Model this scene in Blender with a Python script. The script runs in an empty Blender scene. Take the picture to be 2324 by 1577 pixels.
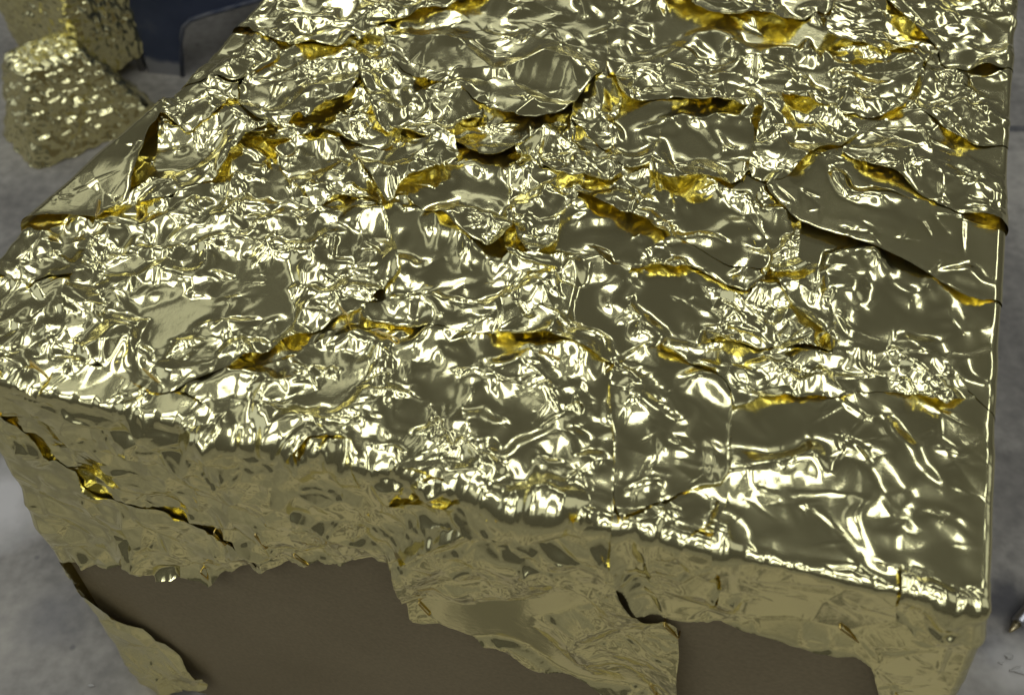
import bpy, math, random
import numpy as np
from mathutils import Vector

# ------------------------------------------------------------------ camera, world, lamps, exposure
S = bpy.context.scene
COL = S.collection
R = math.radians
PITCH = R(49.6)                 # the camera looks down by this much
FPX = 2237.0                    # focal length in reference pixels (2324 x 1577)
CX, CY = 1162.0, 788.5
ZTOP = 0.400                    # height of the plinth's top
HC = 0.372                      # camera height above it
CAM = np.array([0.0, 0.0, ZTOP + HC])

cam = bpy.data.cameras.new('camera')
cam_o = bpy.data.objects.new('camera', cam)
COL.objects.link(cam_o)
S.camera = cam_o
cam.sensor_width = 36.0
cam.lens = 36.0 * FPX / 2324.0
cam.clip_start, cam.clip_end = 0.02, 60.0
cam_o.location = CAM
cam_o.rotation_euler = (R(90) - PITCH, 0, 0)
cam.dof.use_dof = True
cam.dof.focus_distance = 0.56
cam.dof.aperture_fstop = 10.0

world = bpy.data.worlds.new('World')
S.world = world
world.use_nodes = True
world.node_tree.nodes['Background'].inputs[0].default_value = (0.058, 0.057, 0.053, 1)
world.node_tree.nodes['Background'].inputs[1].default_value = 1.0

S.view_settings.view_transform = 'Standard'
S.view_settings.look = 'None'
S.view_settings.exposure = 0.0
S.view_settings.gamma = 1.0
S.cycles.max_bounces = 14
S.cycles.glossy_bounces = 10
S.cycles.diffuse_bounces = 3
S.cycles.sample_clamp_indirect = 4.0


def tube_or_fill_lamp(x, y, z, length, width, watts, rz=0.0, ry=0.0, col=(0.92, 0.965, 1.0)):
    l = bpy.data.lights.new('tube_or_fill_panel', 'AREA')
    l.shape = 'RECTANGLE'
    l.size, l.size_y = length, width
    l.energy = watts
    l.color = col
    o = bpy.data.objects.new('tube_or_fill_panel', l)
    o.location = (x, y, z)
    o.rotation_euler = (0, ry, rz)
    COL.objects.link(o)


for tx, ty, w in ((-1.9, -1.0, 12.0), (-0.55, -1.5, 12.0), (1.0, -0.9, 12.0), (-1.2, 0.75, 11.0), (0.25, 0.35, 9.0), (2.0, -0.1, 11.0), (-2.9, 2.3, 12.0), (3.0, 2.6, 12.0), (-0.9, 5.4, 18.0), (2.2, 5.6, 18.0)):
    tube_or_fill_lamp(tx, ty, 3.0, 1.5, 0.6, w * 0.92, rz=R(90 + 14))
# dimmer, wider sources: unseen fill panels added behind, beyond, left and right for mid-tones
for px in (-2.6, -0.5, 1.6):
    tube_or_fill_lamp(px, -2.9, 3.6, 1.1, 3.4, 8.0)
    tube_or_fill_lamp(px + 0.5, 7.6, 3.7, 1.2, 3.6, 9.0)
tube_or_fill_lamp(-1.9, 3.1, 3.6, 0.7, 2.2, 2.2)
tube_or_fill_lamp(-0.75, 2.0, 3.6, 0.35, 1.6, 0.9)
tube_or_fill_lamp(-5.5, 1.6, 2.4, 2.6, 3.6, 18.0, col=(0.84, 0.90, 1.0), ry=R(-75))
tube_or_fill_lamp(5.5, 0.6, 2.3, 2.0, 3.0, 9.0, ry=R(75))


# ------------------------------------------------------------------ geometry helpers
def ray(u, v):
    f = np.array([0, math.cos(PITCH), -math.sin(PITCH)])
    up = np.array([0, math.sin(PITCH), math.cos(PITCH)])
    return f + (u - CX) / FPX * np.array([1.0, 0, 0]) - (v - CY) / FPX * up


def at_z(u, v, z):
    d = ray(u, v)
    return CAM + d * ((z - CAM[2]) / d[2])


def floor_pt(u, v, z=0.0):
    return at_z(u, v, z)


PA = at_z(-130, 840, ZTOP)      # front left corner of the plinth's top
PB = at_z(2256, 1391, ZTOP)     # front right corner
E = (PB - PA); WIDTH = float(np.linalg.norm(E[:2])); E = E / np.linalg.norm(E)
NB = np.array([-E[1], E[0], 0.0])            # towards the back
RF = 0.0024                                    # roll of the foil over the front edge
LR = math.pi / 2 * RF


def roll(s):
    """roll radius of the foil along the front edge: soft where the sheets sag over it"""
    k = np.asarray(s) / WIDTH
    return np.interp(k, [-.1, .12, .25, .32, .52, .60, .70, .93, 1.0], [.003, .0026, .004, .005, .005, .003, .0022, .0022, .003]) * np.interp(k * 23 % 1, [0, .3, .5, .8, 1], [.6, 1.5, .8, 1.7, .6])


def to_st(u, v):
    """reference pixel -> (s, t) on the unrolled cover: t > 0 on the top, t < 0 hanging down the front"""
    p = at_z(u, v, ZTOP) - PA
    depth = float(p @ NB)
    if depth >= RF:
        return float(p @ E), depth - RF + LR / 2
    d = ray(u, v)
    k = ((PA - CAM) @ NB) / (d @ NB)
    q = CAM + d * k - PA
    z = float(q[2])
    if z <= -RF:
        return float(q @ E), z + RF - LR / 2
    return float(q @ E), (depth / RF if depth > 0 else z / RF) * LR / 2


LEFT_PX = [(750, -160), (590, 2), (372, 238), (48, 523), (-20, 600), (-120, 765), (-128, 850), (0, 1024), (132, 1261), (330, 1577), (420, 1720)]
RIGHT_PX = [(2330, -160), (2314, 0), (2290, 500), (2282, 690), (2270, 960), (2262, 1330), (2248, 1405), (2243, 1440), (2200, 1540), (2160, 1600), (2110, 1720)]


def edge_table(px):
    a = np.array([to_st(*p) for p in px])
    a = a[np.argsort(a[:, 1])]
    return a


LT, RT = edge_table(LEFT_PX), edge_table(RIGHT_PX)
RS = 0.0035                     # roll over the side edges


def cover(s, t, h):
    """unrolled (s, t) and height above the board -> world points"""
    s = np.asarray(s, float); t = np.asarray(t, float); h = np.asarray(h, float)
    sl = np.interp(t, LT[:, 1], LT[:, 0]); sr = np.interp(t, RT[:, 1], RT[:, 0])
    ls = math.pi / 2 * RS
    out_by = np.maximum(s - sr, sl - s)
    h = h * (1 - np.where(s - sr > sl - s, .93, .6) * np.clip((out_by + .006) / .006, 0, 1))
    drop = np.zeros_like(s); nx = np.zeros_like(s); nn = np.ones_like(s); s2 = s.copy()
    for q, edge, sg in ((s - sr, sr, 1.0), (sl - s, sl, -1.0)):
        q = q + ls                                   # starts to bend just inside the edge
        m = q > 0
        a = np.clip(q / RS, 0, math.pi / 2)
        over = np.maximum(q - ls, 0)
        s2 = np.where(m, edge + sg * (-ls + RS * np.sin(a)), s2)
        drop = np.where(m, RS * (1 - np.cos(a)) + over, drop)
        nx = np.where(m, sg * np.sin(a), nx)
        nn = np.where(m, np.cos(a), nn)
    rf = roll(s); lr = math.pi / 2 * rf
    ph = np.clip((t + lr / 2) / rf, 0, math.pi / 2)   # 0 front, pi/2 top
    depth = rf - rf * np.cos(ph) + np.maximum(t - lr / 2, 0)
    z = -rf + rf * np.sin(ph) + np.minimum(t + lr / 2, 0)
    ny, nz = -np.cos(ph), np.sin(ph)
    P = PA[None] + s2[:, None] * E[None] + depth[:, None] * NB[None] + z[:, None] * np.array([[0, 0, 1.0]])
    N = ny[:, None] * NB[None] + nz[:, None] * np.array([[0, 0, 1.0]])
    P = P - N * drop[:, None]
    NN = N * nn[:, None] + E[None] * nx[:, None]
    return P + NN * h[:, None], NN


def mesh_obj(name, co, faces, mat, parent=None, smooth=True):
    co = np.asarray(co, np.float32); faces = np.asarray(faces, np.int32)
    me = bpy.data.meshes.new(name)
    n = faces.shape[1]
    me.vertices.add(len(co)); me.vertices.foreach_set('co', co.ravel())
    me.loops.add(faces.size); me.loops.foreach_set('vertex_index', faces.ravel())
    me.polygons.add(len(faces))
    me.polygons.foreach_set('loop_start', np.arange(0, faces.size, n, dtype=np.int32))
    if smooth:
        me.polygons.foreach_set('use_smooth', np.ones(len(faces), bool))
    me.materials.append(mat)
    me.update(calc_edges=True)
    me.validate()
    o = bpy.data.objects.new(name, me)
    COL.objects.link(o)
    if parent is not None:
        o.parent = parent
    return o


def poly_obj(name, verts, faces, mat, parent=None, smooth=False, bevel=0.0):
    me = bpy.data.meshes.new(name)
    me.from_pydata([tuple(v) for v in verts], [], faces)
    me.materials.append(mat)
    if smooth:
        me.polygons.foreach_set('use_smooth', [True] * len(me.polygons))
    o = bpy.data.objects.new(name, me)
    COL.objects.link(o)
    if parent is not None:
        o.parent = parent
    if bevel:
        b = o.modifiers.new('bevel', 'BEVEL'); b.width = bevel; b.segments = 2
    return o


def prism(name, ring, offset, mat, parent=None, bevel=0.0):
    n = len(ring)
    v = [np.array(p) for p in ring] + [np.array(p) + offset for p in ring]
    f = [tuple(range(n))[::-1], tuple(range(n, 2 * n))]
    f += [(i, (i + 1) % n, n + (i + 1) % n, n + i) for i in range(n)]
    return poly_obj(name, v, f, mat, parent, bevel=bevel)


def tube(name, pts, rad, mat, parent=None, seg=8, caps=True):
    pts = [np.array(p, float) for p in pts]
    rad = rad if hasattr(rad, '__len__') else [rad] * len(pts)
    V, F = [], []
    for i, p in enumerate(pts):
        d = pts[min(i + 1, len(pts) - 1)] - pts[max(i - 1, 0)]
        d = d / np.linalg.norm(d)
        a = np.cross(d, [0, 0, 1.0]) if abs(d[2]) < .95 else np.cross(d, [1.0, 0, 0])
        a /= np.linalg.norm(a); b = np.cross(d, a)
        for k in range(seg):
            w = 2 * math.pi * k / seg
            V.append(p + rad[i] * (math.cos(w) * a + math.sin(w) * b))
    for i in range(len(pts) - 1):
        for k in range(seg):
            F.append((i * seg + k, i * seg + (k + 1) % seg, (i + 1) * seg + (k + 1) % seg, (i + 1) * seg + k))
    if caps:
        F.append(tuple(range(seg))[::-1]); F.append(tuple(range((len(pts) - 1) * seg, len(pts) * seg)))
    return poly_obj(name, V, F, mat, parent, smooth=True)


def thing(name, label, cat, loc):
    o = bpy.data.objects.new(name, None)
    COL.objects.link(o)
    o.location = loc
    o.empty_display_size = 0.05
    o['label'] = label; o['category'] = cat
    return o


# ------------------------------------------------------------------ materials
def new_mat(name):
    m = bpy.data.materials.new(name)
    m.use_nodes = True
    nt = m.node_tree
    return m, nt, nt.nodes['Principled BSDF']


def node(nt, kind, **kw):
    n = nt.nodes.new(kind)
    for k, v in kw.items():
        setattr(n, k, v)
    return n


def ramp(nt, src, stops):
    r = node(nt, 'ShaderNodeValToRGB')
    el = r.color_ramp.elements
    while len(el) < len(stops):
        el.new(0.5)
    for e, (p, c) in zip(el, stops):
        e.position = p; e.color = c if len(c) == 4 else (*c, 1)
    nt.links.new(src, r.inputs[0])
    return r


def foil_material(name, sharp=0.085, haze=0.30, share=0.22, color=(0.90, 0.835, 0.445)):
    """thin metal foil: a crisp mirror lobe and the wide haze lobe of its drawn surface"""
    m, nt, b = new_mat(name)
    h = node(nt, 'ShaderNodeBsdfPrincipled')
    out = nt.nodes['Material Output']
    tc = node(nt, 'ShaderNodeTexCoord')
    n1 = node(nt, 'ShaderNodeTexNoise'); n1.inputs['Scale'].default_value = 38.0; n1.inputs['Detail'].default_value = 5
    nt.links.new(tc.outputs['Object'], n1.inputs['Vector'])
    r1 = ramp(nt, n1.outputs[0], [(0.30, (sharp * .8,) * 3), (0.72, (sharp * 1.5,) * 3)])
    mp = node(nt, 'ShaderNodeMapping'); mp.inputs['Scale'].default_value = (60, 2600, 900)
    nt.links.new(tc.outputs['Object'], mp.inputs[0])
    n2 = node(nt, 'ShaderNodeTexNoise'); n2.inputs['Scale'].default_value = 1.0; n2.inputs['Detail'].default_value = 2
    nt.links.new(mp.outputs[0], n2.inputs['Vector'])
    n3 = node(nt, 'ShaderNodeTexNoise'); n3.inputs['Scale'].default_value = 260.0; n3.inputs['Detail'].default_value = 3
    nt.links.new(tc.outputs['Object'], n3.inputs['Vector'])
    bp = node(nt, 'ShaderNodeBump'); bp.inputs['Strength'].default_value = 0.10; bp.inputs['Distance'].default_value = 0.0006
    nt.links.new(n3.outputs[0], bp.inputs['Height'])
    b2 = node(nt, 'ShaderNodeBump'); b2.inputs['Strength'].default_value = 0.05; b2.inputs['Distance'].default_value = 0.0004
    nt.links.new(n2.outputs[0], b2.inputs['Height'])
    nt.links.new(bp.outputs[0], b2.inputs['Normal'])
    for q in (b, h):
        q.inputs['Metallic'].default_value = 1.0
        q.inputs['Base Color'].default_value = (*color, 1)
        nt.links.new(b2.outputs[0], q.inputs['Normal'])
    nt.links.new(r1.outputs[0], b.inputs['Roughness'])
    h.inputs['Roughness'].default_value = haze
    mx = node(nt, 'ShaderNodeMixShader'); mx.inputs[0].default_value = share
    nt.links.new(b.outputs[0], mx.inputs[1]); nt.links.new(h.outputs[0], mx.inputs[2])
    nt.links.new(mx.outputs[0], out.inputs['Surface'])
    return m


FOIL = foil_material('gold_foil')
FOIL_FINE = foil_material('gold_foil_fine', sharp=.12)


def board_material():
    m, nt, b = new_mat('brown_fibreboard')
    tc = node(nt, 'ShaderNodeTexCoord')
    n = node(nt, 'ShaderNodeTexNoise'); n.inputs['Scale'].default_value = 420; n.inputs['Detail'].default_value = 6
    nt.links.new(tc.outputs['Object'], n.inputs['Vector'])
    n2 = node(nt, 'ShaderNodeTexNoise'); n2.inputs['Scale'].default_value = 14; n2.inputs['Detail'].default_value = 5
    nt.links.new(tc.outputs['Object'], n2.inputs['Vector'])
    mx = node(nt, 'ShaderNodeMix', data_type='FLOAT'); mx.inputs[0].default_value = 0.35
    nt.links.new(n.outputs[0], mx.inputs[2]); nt.links.new(n2.outputs[0], mx.inputs[3])
    r = ramp(nt, mx.outputs[0], [(0.34, (0.215, 0.170, 0.090)), (0.66, (0.285, 0.228, 0.127))])
    nt.links.new(r.outputs[0], b.inputs['Base Color'])
    b.inputs['Roughness'].default_value = 0.62
    bp = node(nt, 'ShaderNodeBump'); bp.inputs['Strength'].default_value = 0.15; bp.inputs['Distance'].default_value = 0.0005
    nt.links.new(n.outputs[0], bp.inputs['Height']); nt.links.new(bp.outputs[0], b.inputs['Normal'])
    return m


BOARD = board_material()


def concrete_material():
    m, nt, b = new_mat('concrete')
    tc = node(nt, 'ShaderNodeTexCoord')
    big = node(nt, 'ShaderNodeTexNoise'); big.inputs['Scale'].default_value = 5.0; big.inputs['Detail'].default_value = 7; big.inputs['Roughness'].default_value = 0.6
    fine = node(nt, 'ShaderNodeTexNoise'); fine.inputs['Scale'].default_value = 85.0; fine.inputs['Detail'].default_value = 6
    for n in (big, fine):
        nt.links.new(tc.outputs['Object'], n.inputs['Vector'])
    mx = node(nt, 'ShaderNodeMix', data_type='FLOAT'); mx.inputs[0].default_value = 0.3
    nt.links.new(big.outputs[0], mx.inputs[2]); nt.links.new(fine.outputs[0], mx.inputs[3])
    r = ramp(nt, mx.outputs[0], [(0.36, (0.155, 0.143, 0.124)), (0.47, (0.225, 0.209, 0.180)), (0.53, (0.290, 0.269, 0.230)), (0.66, (0.40, 0.37, 0.312))])
    col = r.outputs[0]
    # worn patches and stains of the floor itself, plus painted shade at lower right: (reference pixel, radius in metres, colour, strength)
    for (u, v), rad, c, k in STAINS_AND_SHADE:
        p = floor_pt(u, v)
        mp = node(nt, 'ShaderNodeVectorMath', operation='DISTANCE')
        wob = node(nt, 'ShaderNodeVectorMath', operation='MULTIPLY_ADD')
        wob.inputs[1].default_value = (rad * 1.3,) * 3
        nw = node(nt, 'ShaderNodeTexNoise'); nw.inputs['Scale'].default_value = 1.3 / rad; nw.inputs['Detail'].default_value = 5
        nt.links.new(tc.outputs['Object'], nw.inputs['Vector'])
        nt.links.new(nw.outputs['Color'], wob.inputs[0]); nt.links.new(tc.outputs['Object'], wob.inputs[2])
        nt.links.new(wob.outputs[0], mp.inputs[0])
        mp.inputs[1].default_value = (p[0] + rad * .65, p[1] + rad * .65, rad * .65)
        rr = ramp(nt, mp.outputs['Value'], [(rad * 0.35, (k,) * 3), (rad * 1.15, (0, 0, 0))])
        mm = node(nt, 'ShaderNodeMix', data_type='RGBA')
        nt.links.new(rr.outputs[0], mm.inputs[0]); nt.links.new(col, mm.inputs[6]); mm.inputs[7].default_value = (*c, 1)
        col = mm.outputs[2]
    # pale patch with dark hard-edged islands, added unseen to tone the foil's reflections
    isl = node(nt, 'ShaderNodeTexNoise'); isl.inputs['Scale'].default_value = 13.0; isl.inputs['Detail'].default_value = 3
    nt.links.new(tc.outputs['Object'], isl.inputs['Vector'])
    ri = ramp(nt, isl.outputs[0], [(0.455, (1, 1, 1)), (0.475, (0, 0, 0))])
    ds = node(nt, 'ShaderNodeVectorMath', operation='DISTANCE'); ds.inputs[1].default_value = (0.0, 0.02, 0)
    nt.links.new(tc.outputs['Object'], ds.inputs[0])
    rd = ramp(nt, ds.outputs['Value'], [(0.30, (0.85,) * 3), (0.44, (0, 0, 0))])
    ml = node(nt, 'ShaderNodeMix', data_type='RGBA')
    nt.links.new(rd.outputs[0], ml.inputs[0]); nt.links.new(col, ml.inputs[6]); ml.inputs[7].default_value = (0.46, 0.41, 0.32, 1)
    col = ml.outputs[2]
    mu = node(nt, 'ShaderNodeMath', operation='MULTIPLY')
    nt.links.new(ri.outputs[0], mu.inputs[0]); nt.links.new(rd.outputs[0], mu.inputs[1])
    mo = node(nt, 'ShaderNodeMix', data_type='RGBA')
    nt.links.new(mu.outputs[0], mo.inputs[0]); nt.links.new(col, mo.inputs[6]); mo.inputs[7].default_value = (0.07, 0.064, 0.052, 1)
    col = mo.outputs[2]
    # small dark pits
    vo = node(nt, 'ShaderNodeTexVoronoi'); vo.inputs['Scale'].default_value = 26.0
    nt.links.new(tc.outputs['Object'], vo.inputs['Vector'])
    rv = ramp(nt, vo.outputs['Distance'], [(0.03, (0.55, 0.55, 0.55)), (0.085, (0, 0, 0))])
    md = node(nt, 'ShaderNodeMix', data_type='RGBA')
    nt.links.new(rv.outputs[0], md.inputs[0]); nt.links.new(col, md.inputs[6]); md.inputs[7].default_value = (0.09, 0.088, 0.09, 1)
    nt.links.new(md.outputs[2], b.inputs['Base Color'])
    b.inputs['Roughness'].default_value = 0.75
    bp = node(nt, 'ShaderNodeBump'); bp.inputs['Strength'].default_value = 0.25; bp.inputs['Distance'].default_value = 0.002
    nt.links.new(mx.outputs[0], bp.inputs['Height']); nt.links.new(bp.outputs[0], b.inputs['Normal'])
    return m


STAINS_AND_SHADE = [((20, 1130), 0.055, (0.62, 0.59, 0.55), 0.9), ((2290, 1370), 0.028, (0.06, 0.058, 0.062), 0.9),  # the near-black entries beside the punch are shade painted into the floor
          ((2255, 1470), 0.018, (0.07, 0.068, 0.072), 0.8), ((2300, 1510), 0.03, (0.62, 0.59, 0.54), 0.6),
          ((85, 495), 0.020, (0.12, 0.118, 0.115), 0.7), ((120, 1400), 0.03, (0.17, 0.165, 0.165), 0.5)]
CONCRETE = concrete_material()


def simple_mat(name, col, rough=0.5, metal=0.0, noise=None, spec=None):
    m, nt, b = new_mat(name)
    b.inputs['Roughness'].default_value = rough
    b.inputs['Metallic'].default_value = metal
    if noise:
        tc = node(nt, 'ShaderNodeTexCoord')
        n = node(nt, 'ShaderNodeTexNoise'); n.inputs['Scale'].default_value = noise[0]; n.inputs['Detail'].default_value = 6
        nt.links.new(tc.outputs['Object'], n.inputs['Vector'])
        r = ramp(nt, n.outputs[0], [(noise[2], (*col, 1)), (noise[3], (*noise[1], 1))])
        nt.links.new(r.outputs[0], b.inputs['Base Color'])
    else:
        b.inputs['Base Color'].default_value = (*col, 1)
    return m


STAPLE = simple_mat('brass_staple', (0.62, 0.47, 0.17), 0.28, 1.0)
JOINT = simple_mat('joint_filler', (0.07, 0.068, 0.068), 0.85, noise=(60, (0.12, 0.115, 0.11), .4, .7))
CHIP = simple_mat('plaster', (0.42, 0.40, 0.36), 0.8, noise=(120, (0.62, 0.60, 0.55), .35, .65))
STEEL = simple_mat('dull_steel', (0.42, 0.42, 0.43), 0.35, 1.0)
BRASS = simple_mat('brass_tip', (0.50, 0.42, 0.24), 0.35, 1.0)


def blue_plastic():
    m, nt, b = new_mat('blue_plastic')
    tc = node(nt, 'ShaderNodeTexCoord')
    n = node(nt, 'ShaderNodeTexNoise'); n.inputs['Scale'].default_value = 22; n.inputs['Detail'].default_value = 7
    nt.links.new(tc.outputs['Object'], n.inputs['Vector'])
    r = ramp(nt, n.outputs[0], [(0.35, (0.020, 0.029, 0.062)), (0.62, (0.034, 0.045, 0.085)), (0.80, (0.085, 0.092, 0.12))])
    sep = node(nt, 'ShaderNodeSeparateXYZ'); nt.links.new(tc.outputs['Object'], sep.inputs[0])
    # dust rubbed onto the foot of the panels
    ad = node(nt, 'ShaderNodeMath', operation='MULTIPLY_ADD'); ad.inputs[1].default_value = -0.03
    nt.links.new(n.outputs[0], ad.inputs[0]); nt.links.new(sep.outputs['Z'], ad.inputs[2])
    rz = ramp(nt, ad.outputs[0], [(0.0, (0.6,) * 3), (0.008, (0, 0, 0))])
    mx = node(nt, 'ShaderNodeMix', data_type='RGBA'); mx.inputs[7].default_value = (0.30, 0.29, 0.28, 1)
    nt.links.new(rz.outputs[0], mx.inputs[0]); nt.links.new(r.outputs[0], mx.inputs[6])
    nt.links.new(mx.outputs[2], b.inputs['Base Color'])
    b.inputs['Roughness'].default_value = 0.48
    return m


BLUE = blue_plastic()
BLUE_RIM = simple_mat('worn_blue_rim', (0.045, 0.055, 0.085), 0.5, noise=(40, (0.16, 0.16, 0.17), .4, .75))

# ------------------------------------------------------------------ crumpled foil: a thin sheet squeezed until it buckles
def crumple(levels, compress, gap, bend, seed, iters, start=1.0, smooth=2):
    rng = np.random.default_rng(seed)
    u = None
    offs = [(0, 1), (1, 0), (1, 1), (1, -1)]
    for li, N in enumerate(levels):
        if u is None:
            u = np.zeros((N, N, 3), np.float32)
            k = np.fft.fftfreq(N)[:, None] ** 2 + np.fft.fftfreq(N)[None] ** 2
            for a, amp, kc in ((2, start, .12), (0, .25, .2), (1, .25, .2)):
                f = np.fft.fft2(rng.normal(0, 1, (N, N))) * np.exp(-k / (2 * kc * kc))
                z = np.real(np.fft.ifft2(f)); u[..., a] = amp * z / z.std()
        else:
            r = N // u.shape[0]
            v = u
            for ax in (0, 1):
                w = np.repeat(v, r, axis=ax); a = np.roll(v, -1, axis=ax)
                fr = (np.arange(v.shape[ax] * r) % r / r).astype(np.float32)
                sh = [1, 1, 1]; sh[ax] = -1; fr = fr.reshape(sh)
                v = w * (1 - fr) + np.repeat(a, r, axis=ax) * fr
            u = v * r + rng.normal(0, .02, (N, N, 3)).astype(np.float32)
        sA, sB = compress[li]; n = iters[li]; g = gap[li]; kb = bend[li]
        vel = np.zeros_like(u)
        for it in range(n):
            sc = sA + (sB - sA) * min(1, it / (n * .7))
            prev = u.copy()
            u = u + vel
            acc = np.zeros_like(u)
            for dy, dx in offs:
                for m, kk in ((1, 1.0), (2, kb)):
                    if kk == 0:
                        continue
                    e = np.roll(u, (-dy * m, -dx * m), (0, 1)) - u
                    e[..., 0] += sc * dx * m; e[..., 1] += sc * dy * m
                    ln = np.sqrt((e * e).sum(-1)) + 1e-9
                    c = (0.5 * kk * (ln - m * (dx * dx + dy * dy) ** .5) / ln)[..., None] * e
                    acc += c; acc -= np.roll(c, (dy * m, dx * m), (0, 1))
            u += acc * .225
            z = u[..., 2]; z -= z.mean()
            over = np.abs(z) > g
            u[..., 2] = np.where(over, np.sign(z) * g + (z - np.sign(z) * g) * .3, z)
            vel = (u - prev) * .9
    for _ in range(smooth):
        for ax in (0, 1):
            u = .5 * u + .25 * (np.roll(u, 1, ax) + np.roll(u, -1, ax))
    return u, sc


TILES = {
    # strong, small-grained crumple
    'fine': crumple([64, 128, 256], [(1, .95), (.95, .945), (.945, .943)], [1.5, 3, 6], [.3, .25, .15], 5, [280, 160, 90], .5, smooth=1),
    # creases and facets of mixed size
    'mid': crumple([64, 128, 256, 512], [(1, .965), (.965, .96), (.96, .958), (.958, .957)], [2, 4, 8, 16], [.3, .25, .2, .12], 1, [280, 160, 90, 45], .5, smooth=1),
    # long swells with sharp creases
    'big': crumple([32, 64, 128, 256, 512], [(1, .97), (.97, .965), (.965, .962), (.962, .96), (.96, .959)], [1.5, 3, 6, 12, 24], [.4, .35, .25, .2, .12], 2, [300, 250, 140, 80, 45], .6, smooth=1),
    # wide flats between long ridges
    'wide': crumple([16, 32, 64, 128, 256], [(1, .985), (.985, .98), (.98, .978), (.978, .977), (.977, .976)], [1, 2, 4, 8, 16], [.4, .4, .35, .25, .15], 4, [300, 300, 200, 140, 90], .4, smooth=1),
}


def finer(u):
    """band-limited doubling of a tile, so that it can be read between its points"""
    N = u.shape[0]
    out = np.zeros((2 * N, 2 * N, 3), np.float32)
    for a in range(3):
        f = np.fft.fftshift(np.fft.fft2(u[..., a]))
        g = np.zeros((2 * N, 2 * N), complex); g[N // 2:N // 2 + N, N // 2:N // 2 + N] = f
        out[..., a] = np.real(np.fft.ifft2(np.fft.ifftshift(g))) * 4
    return out


# grain: grid points per millimetre-like unit; every tile is read at a chosen size
FINE = {k: (finer(u), sc) for k, (u, sc) in TILES.items()}


def tile_at(name, x, y, size, comps=3):
    """displacement (metres) of a crumple tile of the given side length at plane coordinates x, y (metres)"""
    u, sc = FINE[name]; N = u.shape[0]
    h = size / (TILES[name][0].shape[0] * sc)       # metres per grid unit of the squeezed sheet
    a, b = x / (h * sc) * 2, y / (h * sc) * 2
    ai, bi = np.floor(a).astype(int), np.floor(b).astype(int)
    fa, fb = (a - ai)[..., None], (b - bi)[..., None]
    u = u if comps == 3 else u[..., 2:3]
    s = (u[bi % N, ai % N] * (1 - fa) + u[bi % N, (ai + 1) % N] * fa) * (1 - fb) + (u[(bi + 1) % N, ai % N] * (1 - fa) + u[(bi + 1) % N, (ai + 1) % N] * fa) * fb
    return s * h


def facets(x, y, cell, seed):
    """folded flats: the difference of two upper envelopes of tilted shallow bowls, creased where they meet (unit slope scale)"""
    out = 0.0
    for k, (cs, st) in enumerate(((1.0, 1.5), (.72, .75))):
        rng = np.random.default_rng(seed * 7 + k)
        a = rng.uniform(0, math.pi); c, s = math.cos(a), math.sin(a)
        X = (x * c + y * s) / (cell * cs * st ** .5); Y = (-x * s + y * c) / (cell * cs / st ** .5)
        T = rng.uniform(-1, 1, (5, 32, 32)).astype(np.float32)
        xi, yi = np.floor(X).astype(int), np.floor(Y).astype(int)
        best = np.full(X.shape, -1e9)
        for di in (-2, -1, 0, 1, 2):
            for dj in (-2, -1, 0, 1, 2):
                p, q = (xi + di) % 32, (yi + dj) % 32
                dx = X - (xi + di + .5 + .46 * T[0][p, q]); dy = Y - (yi + dj + .5 + .46 * T[1][p, q])
                v = .12 * T[2][p, q] + .44 * (T[3][p, q] * dx + T[4][p, q] * dy) - .34 * (dx * dx + dy * dy)
                best = np.maximum(best, v)
        out = out + (best if k == 0 else -best) * cell * cs
    return out


def creases(P, poly, seed, per=2.2e-4, hgt=1.0):
    """pinched straight folds, some meeting in stars: thin roof-shaped ridges with tapering ends"""
    rng = np.random.default_rng(seed + 900)
    lo, hi = P.min(0), P.max(0)
    n = int(np.clip(len(P) * 4.4e-7 / per, 3, 90))
    z = np.zeros(len(P))
    pts = P[rng.integers(0, len(P), n)]
    for k in range(n):
        arms = 1 if rng.random() < .55 else rng.integers(2, 5)
        for a in range(arms):
            th = rng.uniform(0, math.pi * 2); L = rng.uniform(.008, .040) * (1 if arms == 1 else .6)
            d = np.array([math.cos(th), math.sin(th)])
            w = rng.uniform(.0012, .0034); amp = rng.uniform(.22, .55) * w * (1 if rng.random() < .68 else -1)
            q = P - pts[k]
            u = q @ d
            near = (u > -.004) & (u < L + .004)
            if not near.any():
                continue
            q = q[near]; u = u[near]
            v = q @ np.array([-d[1], d[0]]) + .0012 * np.sin(u * rng.uniform(60, 160) + rng.uniform(0, 6))
            wd = w * (1 - .6 * np.clip(u / L, 0, 1))
            tap = np.clip(np.minimum((u + .003) / .004, (L - u) / (.5 * L)), 0, 1)
            z[near] += amp * hgt * tap * np.clip(1 - np.abs(v) / wd, 0, 1)
    return z


def vnoise(x, y, seed):
    """smooth value noise"""
    rng = np.random.default_rng(seed)
    G = rng.uniform(-1, 1, (32, 32))
    xi = np.floor(x).astype(int); yi = np.floor(y).astype(int)
    fx = x - xi; fy = y - yi
    fx = fx * fx * (3 - 2 * fx); fy = fy * fy * (3 - 2 * fy)
    g = lambda a, b: G[a % 32, b % 32]
    return (g(xi, yi) * (1 - fx) + g(xi + 1, yi) * fx) * (1 - fy) + (g(xi, yi + 1) * (1 - fx) + g(xi + 1, yi + 1) * fx) * fy


# running height of the layers on the unrolled cover
GS, GT0, CELL = -0.10, -0.42, 0.001
NS, NT = 780, 1250
TOP = np.zeros((NT, NS), np.float32)


def cells(s, t):
    return np.clip(((t - GT0) / CELL).astype(int), 0, NT - 1), np.clip(((s - GS) / CELL).astype(int), 0, NS - 1)


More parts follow.
